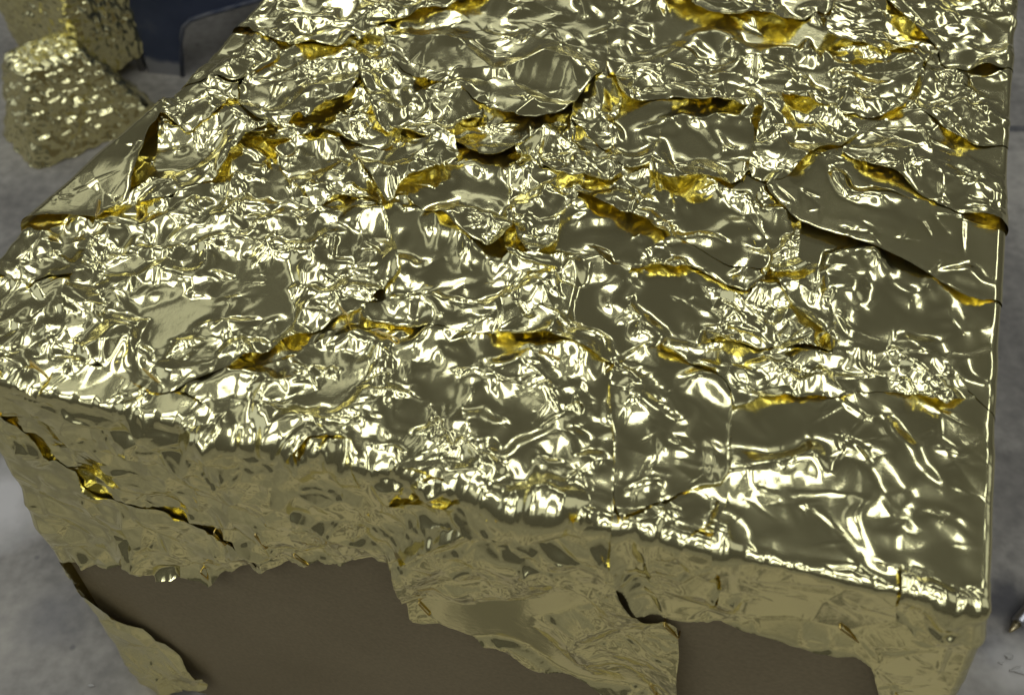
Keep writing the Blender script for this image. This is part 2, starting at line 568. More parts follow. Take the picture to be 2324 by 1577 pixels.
def blur(a, r):
    for _ in range(2):
        for ax in (0, 1):
            pad = [(0, 0), (0, 0)]; pad[ax] = (r + 1, r)
            c = np.cumsum(np.pad(a, pad, mode='edge'), axis=ax, dtype=np.float64)
            n = a.shape[ax]
            hi = np.take(c, np.arange(2 * r + 1, 2 * r + 1 + n), axis=ax); lo = np.take(c, np.arange(0, n), axis=ax)
            a = ((hi - lo) / (2 * r + 1)).astype(np.float32)
    return a


def poly_dist(P, poly):
    """signed distance (positive inside) and nearest boundary point"""
    n = len(poly)
    best = np.full(len(P), 1e9); near = np.zeros_like(P); par = np.zeros(len(P)); inside = np.zeros(len(P), bool)
    acc = 0.0
    for i in range(n):
        a = poly[i]; b = poly[(i + 1) % n]; d = b - a; L2 = d @ d + 1e-18
        k = np.clip(((P - a) @ d) / L2, 0, 1)
        q = a + k[:, None] * d
        dd = np.hypot(P[:, 0] - q[:, 0], P[:, 1] - q[:, 1])
        m = dd < best
        best = np.where(m, dd, best); near[m] = q[m]; par = np.where(m, acc + k * L2 ** .5, par)
        acc += L2 ** .5
        c = (a[1] > P[:, 1]) != (b[1] > P[:, 1])
        with np.errstate(divide='ignore', invalid='ignore'):
            xx = (b[0] - a[0]) * (P[:, 1] - a[1]) / (b[1] - a[1]) + a[0]
        inside ^= c & (P[:, 0] < xx)
    return np.where(inside, best, -best), near, par


def torn_outline(px, seed, jag=0.0006):
    """outline traced from the photograph, laid on the cover, with slightly uneven cut edges"""
    p = np.array([to_st(*q) for q in px])
    for _ in range(1):
        nx = np.roll(p, -1, 0)
        a = p * .82 + nx * .18; b = p * .18 + nx * .82
        p = np.stack([a, b], 1).reshape(-1, 2)
    out = []
    for i in range(len(p)):
        a, b = p[i], p[(i + 1) % len(p)]
        n = max(1, int(np.linalg.norm(b - a) / .006))
        for k in range(n):
            out.append(a + (b - a) * k / n)
    p = np.array(out)
    c = p.mean(0); d = p - c; d /= (np.linalg.norm(d, axis=1, keepdims=True) + 1e-9)
    w = vnoise(p[:, 0] * 90, p[:, 1] * 90, seed + 77) + .6 * vnoise(p[:, 0] * 230, p[:, 1] * 230, seed + 78)
    return p + d * (w * jag)[:, None]


SHEETS = []
SIZE = {'fine': 150, 'mid': 190, 'big': 240, 'wide': 290}     # side of the tile in millimetres


def field(a, P):
    y = (P[:, 1] - GT0) / CELL - .5; x = (P[:, 0] - GS) / CELL - .5
    yi = np.clip(np.floor(y).astype(int), 0, NT - 2); xi = np.clip(np.floor(x).astype(int), 0, NS - 2)
    fy = np.clip(y - yi, 0, 1); fx = np.clip(x - xi, 0, 1)
    return (a[yi, xi] * (1 - fx) + a[yi, xi + 1] * fx) * (1 - fy) + (a[yi + 1, xi] * (1 - fx) + a[yi + 1, xi + 1] * fx) * fy


def softplus(x, k):
    return k * np.logaddexp(0, x / k)



def foil_sheet(px, tile='mid', h=0.8, amp=1.00, lift=2.5, curl=0.9, gap=0.5, seed=0, parent=None, base=None, rot=None, d0=9.0, flat=0.0, mat=None, hug=True, det=0.33, scale=1.0, fc=(21, .62), smooth=1.0, dome=0.0, cr=1.0):
    global TOP
    rng = random.Random(seed * 31 + 5)
    poly = torn_outline(px, seed)
    h = h * 1e-3
    rot = rng.uniform(0, 2 * math.pi) if rot is None else R(rot)
    c, sn = math.cos(rot), math.sin(rot)
    ctr = poly.mean(0)
    q = poly - ctr
    ga = rng.uniform(-.5, .5); gc, gs = math.cos(ga), math.sin(ga)
    lx = q[:, 0] * gc + q[:, 1] * gs; ly = -q[:, 0] * gs + q[:, 1] * gc
    i0, i1 = int(lx.min() / h) - 6, int(lx.max() / h) + 7
    j0, j1 = int(ly.min() / h) - 6, int(ly.max() / h) + 7
    I, J = np.meshgrid(np.arange(i0, i1), np.arange(j0, j1))
    X = (I * h).ravel(); Y = (J * h).ravel()
    P = np.stack([ctr[0] + X * gc - Y * gs, ctr[1] + X * gs + Y * gc], -1)
    size = SIZE[tile] * 1e-3 * scale * rng.uniform(.88, 1.15)
    ox, oy = rng.uniform(0, 1), rng.uniform(0, 1)
    mx = P[:, 0] * c + P[:, 1] * sn + ox; my = -P[:, 0] * sn + P[:, 1] * c + oy
    D3 = tile_at(tile, mx, my, size)
    dx, dy = D3[:, 0] - D3[:, 0].mean(), D3[:, 1] - D3[:, 1].mean()
    Z = D3[:, 2]
    P = P + np.stack([dx * c - dy * sn, dx * sn + dy * c], -1) * min(1, amp)
    sd, near, par = poly_dist(P, poly)
    W = I.shape[1]; Hh = I.shape[0]
    idx = np.arange(W * Hh).reshape(Hh, W)
    quad = np.stack([idx[:-1, :-1], idx[:-1, 1:], idx[1:, 1:], idx[1:, :-1]], -1).reshape(-1, 4)
    ok = (sd[quad] > -0.62 * h).all(1) & (sd[quad] > 0).any(1)
    quad = quad[ok]
    use = np.unique(quad)
    remap = np.full(W * Hh, -1); remap[use] = np.arange(len(use))
    quad = remap[quad]
    P, sd, near, par, Z, mx, my = P[use], sd[use], near[use], par[use], Z[use], mx[use], my[use]
    out = sd < 0.25 * h
    P[out] = near[out]
    sd = np.maximum(sd, 0)
    side = np.minimum(P[:, 0] - np.interp(P[:, 1], LT[:, 1], LT[:, 0]), np.interp(P[:, 1], RT[:, 1], RT[:, 0]) - P[:, 0])
    side = np.clip((side - .002) / .022, 0, 1)
    # crumple swells and fades over the sheet
    mod = 1.0 + 0.55 * vnoise(P[:, 0] * 22, P[:, 1] * 22, seed + 3)
    if flat:
        mod = mod * (1 - flat * np.clip(sd / .018, 0, 1))
    Zc = Z * amp * np.clip(mod, .35, 2)
    # clusters of finer wrinkles
    dm = np.clip(vnoise(P[:, 0] * 26 + 3, P[:, 1] * 26, seed + 40) * 2.4 + .15, 0, 1)
    Zc = Zc + det * dm * tile_at('mid', my * .8 + mx * .6, mx * .8 - my * .6, .15, 1)[:, 0]
    bl = vnoise(par * 16, par * 0 + seed, seed + 9) * .5 + .5 + .2 * vnoise(par * 70, par * 0, seed + 10)
    if fc:
        fm = np.clip(.85 + .7 * vnoise(P[:, 0] * 17 + 9, P[:, 1] * 17, seed + 60), .4, 1.4)
        Zc = Zc * smooth + fc[1] * fm * facets(mx, my, fc[0] * 1e-3, seed)
        if cr:
            Zc = Zc + cr * creases(P, poly, seed)
        Zc = Zc + .2 * fc[1] * np.clip(dm, .1, 1) * facets(mx, my, fc[0] * .38e-3, seed + 500)
    soft = field(blur(TOP, 7), P) if base is None else np.full(len(P), base * 1e-3)
    soft = soft + dome * 1e-3 * (1 - np.exp(-sd / .022))
    under = field(blur(TOP, 2), P)
    gap = gap + 2.8 * np.clip((.004 - P[:, 1]) / .006, 0, 1) * (1 - np.clip(soft / .002, 0, 1))
    Zc = Zc * (.4 + .6 * side)
    H = soft + gap * 1e-3 + Zc + lift * .29e-3 * side * np.clip(bl, 0.32, 1.5) * np.exp(-sd / (d0 * 1e-3))
    H += curl * side * 1e-3 * np.clip(bl + .3, .2, 1.5) * np.exp(-sd / 0.0011)
    if hug:
        H = under + .0003 + softplus(H - under - .0003, .0006)
    H = .0004 + softplus(H - .0004, .0005)
    tt = P[:, 1] + .0062 * (vnoise(P[:, 0] * 26, P[:, 1] * 6, 501) + .22 * vnoise(P[:, 0] * 75, P[:, 1] * 20, seed + 502)) * np.exp(-(P[:, 1] / .012) ** 2)
    co, _ = cover(P[:, 0], tt, H)
    o = mesh_obj('foil_sheet', co, quad, mat or FOIL, parent)
    ci, cj = cells(P[:, 0], P[:, 1])
    for a in (0, 1):
        for b in (0, 1):
            np.maximum.at(TOP, (np.minimum(ci + a, NT - 1), np.minimum(cj + b, NS - 1)), H.astype(np.float32))
    SHEETS.append((o, poly))
    return o


# ------------------------------------------------------------------ the foil-covered plinth
plinth = thing('foil_covered_plinth', 'large brown board box covered on top with stapled crumpled gold foil sheets', 'plinth', tuple((PA + PB) / 2 * np.array([1, 1, 0])))
bpy.context.view_layer.update()
PINV = plinth.matrix_world.inverted()


def under_plinth(o):
    o.matrix_parent_inverse = PINV
    return o


def st_point(s, t, h=0.0):
    return cover(np.array([s]), np.array([t]), np.array([h]))[0][0]


def build_boards():
    inset = 0.0035
    tb = 0.62
    def top_pt(side, t):
        T_ = LT if side == 0 else RT
        s = np.interp(t, T_[:, 1], T_[:, 0]) + (inset if side == 0 else -inset)
        return PA + s * E + t * NB
    f0, f1 = to_st(-128, 850), to_st(2248, 1405)
    # front panel: its left and right edges follow the hanging foil
    tl = [-.004, -.06, -.12, -.20, -.30, -.397]
    def fpt(side, t):
        T_ = LT if side == 0 else RT
        if t < -.2:
            a = np.interp(-.10, T_[:, 1], T_[:, 0]); b = np.interp(-.2, T_[:, 1], T_[:, 0])
            s = b + (b - a) / .1 * (-.2 - t) * .6
        else:
            s = np.interp(t, T_[:, 1], T_[:, 0])
        if side == 1:
            s = max(s, np.interp(-.03, T_[:, 1], T_[:, 0]) - .002)
        return PA + (s + (inset if side == 0 else -inset)) * E + np.array([0, 0, t]) + NB * 0.003
    ring = [fpt(0, t) for t in tl] + [fpt(1, t) for t in tl[::-1]]
    prism('front_board', ring, NB * 0.012, BOARD, plinth)
    z0 = np.array([0, 0, -.0025])
    ring = [top_pt(0, .018), top_pt(0, .25), top_pt(0, tb), top_pt(1, tb), top_pt(1, .25), top_pt(1, .018)]
    prism('top_board', [p + z0 for p in ring], np.array([0, 0, -.012]), BOARD, plinth)
    for side, sg in ((0, 1), (1, -1)):
        a, b2 = top_pt(side, .0185), top_pt(side, tb)
        a = a + np.array([0, 0, -.0155]); b2 = b2 + np.array([0, 0, -.0155])
        low = np.array([0, 0, -(ZTOP - .0165)])
        prism('side_board', [a, b2, b2 + low, a + low], E * sg * .012, BOARD, plinth)
    a, b2 = top_pt(0, tb - .013) + E * .014, top_pt(1, tb - .013) - E * .014
    a = a + np.array([0, 0, -.0155]); b2 = b2 + np.array([0, 0, -.0155]); low = np.array([0, 0, -(ZTOP - .0165)])
    prism('back_board', [a, b2, b2 + low, a + low], NB * .012, BOARD, plinth)


build_boards()

# every sheet: outline in reference pixels, kind of crumple, grid step (mm), strength, edge lift (mm)
# listed from the lowest layer to the topmost one
LAYERS = [
    # base layer under everything on the top
    ([(700, -160), (560, 20), (380, 230), (30, 540), (-100, 740), (-110, 840), (300, 930), (700, 1010), (1100, 1090), (1400, 1180), (1700, 1240), (2100, 1320), (2250, 1360), (2300, 900), (2320, 300), (2340, -160)], dict(tile='mid', h=1.25, amp=0.80, lift=0, curl=0, gap=.8)),
    # front face, left band, then the strip that laps over it along the slit
    ([(-190, 780), (130, 820), (370, 880), (560, 930), (800, 990), (830, 1100), (800, 1262), (770, 1266), (770, 1259), (700, 1263), (620, 1270), (510, 1284), (400, 1270), (250, 1268), (110, 1262), (-60, 1030), (-200, 860)], dict(tile='big', h=.65, amp=0.85, lift=.4, curl=.2, det=.25, scale=.8, smooth=.4, fc=(17, 1.0))),
    ([(-160, 800), (-70, 850), (40, 950), (150, 1045), (205, 1075), (250, 1108), (310, 1135), (390, 1155), (470, 1190), (530, 1215), (560, 1242), (600, 1270), (510, 1283), (491, 1301), (470, 1294), (370, 1283), (335, 1275), (250, 1269), (110, 1262), (40, 1150), (-200, 900)], dict(tile='big', h=.65, amp=0.77, lift=.15, curl=1.2, d0=4, scale=.8, det=.25, smooth=.4, fc=(24, .85))),
    # flap stapled round the front left edge
    ([(112, 1256), (140, 1262), (170, 1289), (172, 1317), (226, 1358), (271, 1386), (365, 1449), (430, 1500), (487, 1550), (410, 1556), (352, 1561), (348, 1585), (300, 1600), (265, 1553), (215, 1445), (150, 1334)], dict(tile='wide', h=.7, amp=0.23, lift=5.0, curl=.4, d0=6, flat=.3, det=.2, fc=(30, .5))),
    # diagonal strip on the front
    ([(893, 1235), (896, 1265), (930, 1360), (938, 1388), (962, 1399), (1010, 1415), (1330, 1538), (1450, 1582), (1560, 1625), (1585, 1625), (1541, 1577), (1546, 1428), (1478, 1383), (1459, 1365), (1418, 1313), (1400, 1270), (1390, 1200), (1150, 1150), (1000, 1180)], dict(tile='big', h=.65, amp=0.85, lift=1.6, curl=.3, rot=38, det=.1, smooth=1.1, fc=(38, .5), cr=.6)),
    # hanging piece in the middle of the front
    ([(640, 960), (1100, 1090), (1392, 1150), (1390, 1240), (1387, 1287), (1296, 1288), (1200, 1284), (1150, 1287), (1057, 1255), (893, 1262), (820, 1259), (745, 1262), (690, 1230), (640, 1120)], dict(tile='mid', h=.65, amp=0.80, lift=.9, curl=.4, det=.2, smooth=.4, fc=(17, 1.0))),
    ([(880, 1120), (1100, 1130), (1392, 1190), (1392, 1275), (1300, 1262), (1180, 1222), (1137, 1192), (1070, 1164), (984, 1160), (907, 1180), (860, 1170)], dict(tile='mid', h=.65, amp=0.80, lift=1.6, curl=.8, d0=5, det=.2, smooth=.4, fc=(15, .9))),
    # right of it
    ([(1386, 1180), (1660, 1200), (1668, 1400), (1600, 1398), (1517, 1380), (1459, 1366), (1428, 1318), (1402, 1284)], dict(tile='mid', h=.65, amp=0.60, lift=1.0, curl=.5)),
    # big smooth sheet on the right that folds over the front
    ([(1652, 945), (1657, 990), (1650, 1140), (1604, 1240), (1632, 1272), (1642, 1300), (1630, 1350), (1602, 1378), (1656, 1411), (1809, 1436), (1885, 1462), (1954, 1471), (1982, 1491), (2000, 1577), (2008, 1650), (2110, 1650), (2185, 1577), (2225, 1539), (2275, 1438), (2290, 1393), (2300, 1200), (2310, 880), (2000, 860), (1760, 880)], dict(tile='wide', h=.65, amp=0.45, lift=1.0, curl=.5, flat=.3, rot=25, cr=.5, det=.1, smooth=.3, fc=(44, .22))),
    # crushed folds at the near right corner
    ([(2035, 1300), (2070, 1290), (2140, 1320), (2280, 1318), (2300, 1400), (2290, 1450), (2180, 1440), (2095, 1432), (2060, 1405), (2028, 1385)], dict(tile='fine', h=.6, amp=.9, lift=1.2, curl=.6)),
    # centre of the front edge
    ([(370, 880), (480, 930), (505, 975), (560, 1028), (600, 1043), (680, 1031), (790, 1004), (830, 1049), (930, 1063), (1000, 1086), (1040, 1113), (1090, 1141), (1150, 1177), (1250, 1170), (1393, 1222), (1393, 1050), (1386, 950), (1371, 840), (1370, 770), (1000, 690), (760, 690), (450, 800)], dict(tile='mid', h=.65, amp=0.85, lift=4.5, curl=.8)),
    ([(1395, 1120), (1517, 1100), (1632, 1136), (1627, 1178), (1590, 1225), (1520, 1242), (1395, 1272)], dict(tile='fine', h=.65, amp=0.90, lift=1.5, curl=.7)),
    # smooth upright sheet between the centre and the right
    ([(1378, 842), (1480, 790), (1600, 780), (1690, 830), (1662, 890), (1657, 1000), (1647, 1110), (1560, 1117), (1456, 1175), (1395, 1198), (1390, 1050)], dict(tile='wide', h=.7, amp=0.59, lift=2.5, curl=.8, flat=.3, cr=.5, det=.15, smooth=.5, fc=(34, .40))),
    # left flank
    ([(-230, 700), (-60, 600), (200, 600), (300, 720), (300, 836), (222, 838), (130, 848), (124, 862), (108, 876), (60, 863), (0, 843), (-90, 820), (-220, 800)], dict(tile='fine', h=.75, amp=0.75, lift=2.5, curl=.8)),
    ([(-120, 640), (0, 634), (20, 641), (70, 656), (110, 641), (182, 642), (212, 590), (225, 520), (120, 490), (20, 510), (-40, 570)], dict(tile='mid', h=.75, amp=0.70, lift=2.2, curl=.9)),
    # right flank, lower
    ([(1860, 620), (1990, 600), (2150, 640), (2330, 660), (2310, 975), (2272, 962), (2200, 903), (2128, 845), (2000, 830), (1890, 840), (1872, 760)], dict(tile='wide', h=.8, amp=0.65, lift=1.6, curl=.7, det=.25, smooth=.7, fc=(50, .3))),
    ([(1480, 793), (1640, 796), (1780, 805), (1878, 819), (1895, 809), (2000, 812), (2070, 820), (2128, 842), (2200, 900), (2183, 918), (2128, 936), (2003, 894), (1885, 913), (1822, 915), (1767, 911), (1711, 926), (1655, 946), (1657, 890), (1600, 845)], dict(tile='mid', h=.65, amp=0.75, lift=2.2, curl=1.0)),
    # middle
    ([(850, 480), (885, 530), (905, 600), (912, 652), (1050, 660), (1160, 640), (1200, 560), (1150, 470), (900, 420)], dict(tile='wide', h=.7, amp=0.45, lift=1.0, curl=.5, flat=.3, smooth=.6, det=.2, cr=.6, fc=(24, .45))),
    ([(1150, 480), (1270, 480), (1330, 485), (1430, 500), (1430, 560), (1450, 610), (1430, 640), (1300, 640), (1200, 630), (1140, 610)], dict(tile='wide', h=.7, amp=0.59, lift=1.8, curl=.7, flat=.3, smooth=.7, det=.2, cr=.5, fc=(28, .45))),
    ([(1640, 640), (1735, 630), (1700, 680), (1655, 730), (1642, 762), (1780, 808), (1900, 815), (1880, 700), (1830, 620), (1740, 600)], dict(tile='mid', h=.65, amp=0.70, lift=1.8, curl=.8)),
    ([(800, 735), (942, 758), (1057, 769), (1206, 786), (1220, 781), (1290, 805), (1372, 843), (1480, 797), (1600, 801), (1775, 803), (1740, 750), (1660, 690), (1560, 640), (1440, 615), (1300, 608), (1140, 606), (1050, 630), (900, 645)], dict(tile='big', h=.65, amp=0.85, lift=5.0, curl=1.0, d0=8)),
    ([(1740, 628), (1770, 690), (1830, 750), (1886, 812), (1897, 800), (1876, 720), (1852, 690), (1840, 630), (1790, 600)], dict(tile='mid', h=.65, amp=0.70, lift=2.5, curl=1.0)),
    # large petal left of the centre
    ([(215, 550), (200, 600), (170, 666), (158, 715), (158, 763), (174, 791), (222, 833), (278, 861), (340, 889), (368, 895), (451, 879), (507, 862), (625, 803), (757, 744), (801, 734), (850, 690), (911, 648), (906, 600), (886, 530), (852, 440), (800, 375), (770, 335), (680, 310), (590, 310), (480, 370), (340, 440), (240, 490)], dict(tile='mid', h=.75, amp=.95, lift=6.0, curl=1.0, d0=9, det=.5, smooth=.85, fc=(22, .7), cr=1.2)),
    ([(598, 335), (625, 362), (642, 402), (677, 442), (722, 487), (770, 462), (850, 470), (882, 520), (852, 440), (802, 372), (766, 325), (690, 310)], dict(tile='mid', h=.7, amp=0.75, lift=2.6, curl=.9)),
    ([(1415, 630), (1483, 615), (1545, 619), (1573, 615), (1608, 633), (1645, 656), (1700, 672), (1745, 640), (1720, 590), (1600, 540), (1500, 550)], dict(tile='mid', h=.65, amp=0.50, lift=5.0, curl=1.0, d0=7)),
    ([(1690, 520), (1725, 430), (1800, 450), (1817, 520), (1810, 560), (1806, 620), (1832, 642), (1800, 651), (1740, 634), (1718, 580)], dict(tile='fine', h=.65, amp=0.90, lift=2.5, curl=1.0)),
    ([(1280, 440), (1370, 490), (1420, 507), (1447, 512), (1490, 537), (1528, 550), (1570, 560), (1608, 585), (1643, 605), (1734, 634), (1750, 610), (1735, 550), (1710, 480), (1560, 400), (1400, 410)], dict(tile='big', h=.7, amp=0.80, lift=4.5, curl=1.0)),
    ([(912, 436), (929, 468), (995, 507), (1040, 542), (1083, 565), (1133, 579), (1168, 560), (1205, 500), (1240, 390), (1120, 360), (1040, 375), (980, 405)], dict(tile='big', h=.7, amp=0.90, lift=7.0, curl=1.0, d0=7)),
    ([(1150, 400), (1230, 370), (1330, 420), (1300, 480), (1270, 510), (1265, 560), (1240, 590), (1200, 610), (1170, 570), (1160, 500)], dict(tile='fine', h=.65, amp=0.95, lift=2.0, curl=.9)),
    # flat dark sheet on the right
    ([(1730, 440), (1790, 500), (1816, 521), (1927, 556), (2059, 609), (2149, 667), (2200, 692), (2320, 694), (2320, 540), (2200, 440), (1990, 350), (1890, 350), (1760, 400)], dict(tile='wide', h=.8, amp=0.29, lift=.3, curl=.7, flat=.6, cr=.3, det=.1, smooth=.3, fc=(70, .07), base=3.4)),
    # upper middle
    ([(790, 360), (850, 442), (882, 482), (914, 440), (985, 412), (1045, 387), (1030, 340), (880, 340)], dict(tile='wide', h=.75, amp=0.59, lift=1.5, curl=.8)),
    ([(1000, 280), (1015, 332), (1080, 377), (1130, 382), (1177, 371), (1210, 340), (1260, 300), (1200, 240), (1050, 220)], dict(tile='wide', h=.8, amp=0.65, lift=1.5, curl=.6)),
    ([(540, 300), (570, 337), (600, 347), (690, 330), (760, 327), (840, 337), (885, 352), (920, 330), (860, 270), (820, 220), (720, 260), (650, 285)], dict(tile='mid', h=.75, amp=0.90, lift=3.5, curl=1.0)),
    ([(1160, 374), (1200, 336), (1250, 306), (1310, 260), (1400, 300), (1400, 345), (1424, 392), (1382, 432), (1300, 422), (1220, 402)], dict(tile='fine', h=.7, amp=0.80, lift=2.0, curl=.9)),
    ([(1385, 260), (1480, 230), (1560, 220), (1505, 310), (1473, 382), (1462, 402), (1402, 394), (1392, 350), (1387, 300)], dict(tile='wide', h=.75, amp=0.59, lift=2.0, curl=.8)),
    ([(1505, 290), (1560, 260), (1660, 260), (1760, 330), (1703, 391), (1692, 404), (1652, 434), (1560, 436), (1482, 424), (1472, 382)], dict(tile='wide', h=.75, amp=0.65, lift=2.2, curl=.9)),
    ([(372, 280), (362, 335), (342, 400), (300, 485), (378, 481), (434, 443), (514, 408), (566, 349), (620, 320), (600, 270), (540, 240), (430, 270)], dict(tile='big', h=.75, amp=0.95, lift=3.5, curl=1.0)),
    # flat sheet along the left edge
    ([(20, 524), (140, 513), (205, 519), (236, 522), (252, 500), (290, 481), (306, 456), (309, 430), (331, 385), (346, 330), (367, 300), (388, 240), (372, 205), (320, 235)], dict(tile='wide', h=.75, amp=0.33, lift=6.5, curl=.8, d0=8, flat=.55, cr=.5, det=.2, smooth=.4, fc=(40, .16), base=7.5)),
    ([(360, 215), (366, 226), (378, 264), (371, 293), (395, 302), (410, 312), (432, 326), (495, 299), (531, 273), (541, 241), (548, 196), (600, 150), (480, 150), (400, 180)], dict(tile='fine', h=.75, amp=0.85, lift=4.5, curl=1.0)),
    ([(545, 196), (548, 275), (580, 300), (620, 312), (650, 300), (682, 283), (701, 296), (762, 271), (812, 223), (830, 160), (830, 90), (740, 110), (640, 120)], dict(tile='big', h=.75, amp=0.90, lift=4.0, curl=1.0)),
    ([(490, 60), (566, 60), (602, 95), (624, 108), (638, 125), (627, 146), (599, 168), (565, 186), (530, 192), (500, 187), (440, 197), (395, 205), (440, 140)], dict(tile='fine', h=.8, amp=0.75, lift=3.5, curl=1.0)),
    ([(812, 90), (812, 190), (825, 215), (838, 240), (850, 290), (883, 321), (925, 330), (1011, 329), (1045, 300), (1110, 300), (1060, 170), (900, 70)], dict(tile='mid', h=.75, amp=0.90, lift=4.0, curl=1.0)),
    ([(1300, 240), (1340, 210), (1410, 200), (1410, 260), (1376, 300), (1390, 345), (1372, 350), (1297, 294)], dict(tile='wide', h=.7, amp=0.39, lift=4.0, curl=.9)),
    # smooth dome
    ([(870, 40), (872, 110), (900, 168), (925, 186), (977, 207), (1032, 219), (1081, 255), (1140, 287), (1185, 307), (1220, 308), (1293, 281), (1330, 232), (1372, 170), (1387, 110), (1400, 40), (1320, -40), (1150, -40), (1000, 0)], dict(tile='wide', h=.85, amp=0.72, lift=7.0, curl=1.0, d0=10, flat=.2, cr=.5, det=.2, smooth=.55, fc=(48, .5), dome=5)),
    ([(1380, 40), (1500, 0), (1620, 20), (1740, 90), (1800, 150), (1850, 230), (1825, 264), (1720, 256), (1600, 246), (1500, 236), (1402, 246), (1376, 170)], dict(tile='big', h=.8, amp=0.95, lift=2.5, curl=.9)),
    ([(1740, 220), (1850, 240), (1900, 280), (1955, 300), (1922, 332), (1902, 352), (1872, 352), (1802, 403), (1762, 424), (1692, 404), (1710, 330)], dict(tile='big', h=.8, amp=0.90, lift=3.0, curl=.9)),
    # right flank, upper
    ([(1900, 360), (1927, 377), (1968, 404), (2031, 419), (2073, 457), (2130, 482), (2190, 506), (2310, 540), (2340, 480), (2340, 300), (2200, 290), (2100, 260), (2030, 260), (1950, 310)], dict(tile='big', h=.8, amp=0.90, lift=7.5, curl=1.0, d0=8)),
    ([(2110, 120), (2310, 130), (2345, 260), (2345, 332), (2200, 343), (2120, 294), (2080, 264), (2085, 200)], dict(tile='mid', h=.85, amp=0.90, lift=2.0, curl=.8)),
    ([(1880, 120), (2000, 130), (2088, 161), (2078, 197), (2063, 232), (2038, 258), (1991, 273), (1954, 275), (1911, 272), (1883, 265), (1850, 272), (1800, 267), (1768, 237), (1780, 200), (1840, 170)], dict(tile='mid', h=.8, amp=0.85, lift=5.0, curl=1.0)),
    ([(1900, 0), (1882, 50), (1860, 90), (1872, 112), (1950, 133), (2000, 143), (2042, 122), (2090, 164), (2108, 152), (2130, 100), (2050, 40), (1990, -30)], dict(tile='wide', h=.85, amp=0.59, lift=3.0, curl=.9)),
    ([(1974, -30), (1991, 15), (2011, 41), (2052, 76), (2092, 101), (2122, 114), (2130, 147), (2150, 167), (2230, 169), (2340, 162), (2360, 100), (2360, -80), (1960, -90)], dict(tile='big', h=.9, amp=0.90, lift=6.5, curl=1.0)),
    ([(1500, -20), (1569, 32), (1610, 50), (1663, 61), (1694, 49), (1788, 77), (1848, 40), (1878, 42), (1901, 14), (1940, -60), (1700, -90), (1500, -70)], dict(tile='wide', h=.9, amp=0.59, lift=6.0, curl=1.0)),
    # back left
    ([(620, -60), (520, 40), (500, 72), (566, 77), (590, 92), (635, 109), (690, 114), (746, 120), (770, 119), (805, 96), (817, 116), (845, 97), (872, 70), (907, 65), (966, 38), (1040, 22), (1116, 10), (1220, -50), (1000, -90)], dict(tile='fine', h=.85, amp=0.80, lift=5.5, curl=1.0)),
]
for k, (px, kw) in enumerate(LAYERS):
    kw = dict(kw); kw.setdefault('seed', k + 1)
    under_plinth(foil_sheet(px, parent=plinth, **kw))

# ------------------------------------------------------------------ staples: each lies on the sheet under its middle
def build_staples():
    L = [((234, 478), (228, 516)), ((766, 708), (793, 738)), ((327, 843), (365, 874)), ((76, 833), (113, 866)), ((1223, 819), (1268, 836)), ((852, 765), (905, 786)),
         ((596, 1174), (622, 1206)), ((490, 1195), (517, 1225)), ((465, 1275), (490, 1299)), ((674, 1240), (708, 1261)), ((952, 1362), (977, 1388)),
         ((1053, 1254), (1057, 1270)), ((1508, 1414), (1541, 1442)), ((1480, 1537), (1495, 1566)), ((1906, 1414), (1951, 1447)), ((2034, 1547), (2054, 1577))]
    for a, b in L:
        a = np.array(to_st(*a)); b = np.array(to_st(*b)); mid = (a + b) / 2
        host = None
        for o, poly in SHEETS:
            if poly_dist(mid[None], poly)[0][0] > 0:
                host = o
        pts = np.array([a + (b - a) * k / 6 for k in range(7)])
        ci, cj = cells(pts[:, 0], pts[:, 1])
        h = max(float(np.median(TOP[ci, cj])), .001) + .0006
        co, nn = cover(pts[:, 0], pts[:, 1], np.full(7, h))
        p0, p1 = co[0], co[-1]; n = nn[3]
        d = (p1 - p0); d /= np.linalg.norm(d)
        path = [p0 - n * .004, p0 - n * .0006 + d * .0001, p0 + d * .0006, p0 + d * .003, p1 - d * .003, p1 - d * .0006, p1 - n * .0006 - d * .0001, p1 - n * .004]
        under_plinth(tube('staple', path, .00055, STAPLE, host if host is not None else plinth, seg=6))


build_staples()
for o in list(plinth.children):
    o.matrix_parent_inverse = PINV
    for c in o.children:
        c.matrix_parent_inverse.identity()

# ------------------------------------------------------------------ floor
g = 6.0
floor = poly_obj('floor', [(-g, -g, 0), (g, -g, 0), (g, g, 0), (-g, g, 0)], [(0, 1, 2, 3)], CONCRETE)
floor['kind'] = 'structure'
ja, jb = floor_pt(2180, 291), floor_pt(2360, 293)
jd = (jb - ja) / np.linalg.norm(jb - ja)
jn = np.array([-jd[1], jd[0], 0]); up4 = np.array([0, 0, .0015])
jo = poly_obj('floor_joint', [ja - jn * .002 + up4, ja + jd * 3 - jn * .002 + up4, ja + jd * 3 + jn * .002 + up4, ja + jn * .002 + up4,
                              ja - jn * .006, ja + jd * 3 - jn * .006, ja + jd * 3 + jn * .006, ja + jn * .006],
              [(0, 1, 2, 3), (4, 5, 1, 0), (6, 7, 3, 2), (5, 6, 2, 1), (7, 4, 0, 3)], JOINT)
jo['kind'] = 'structure'

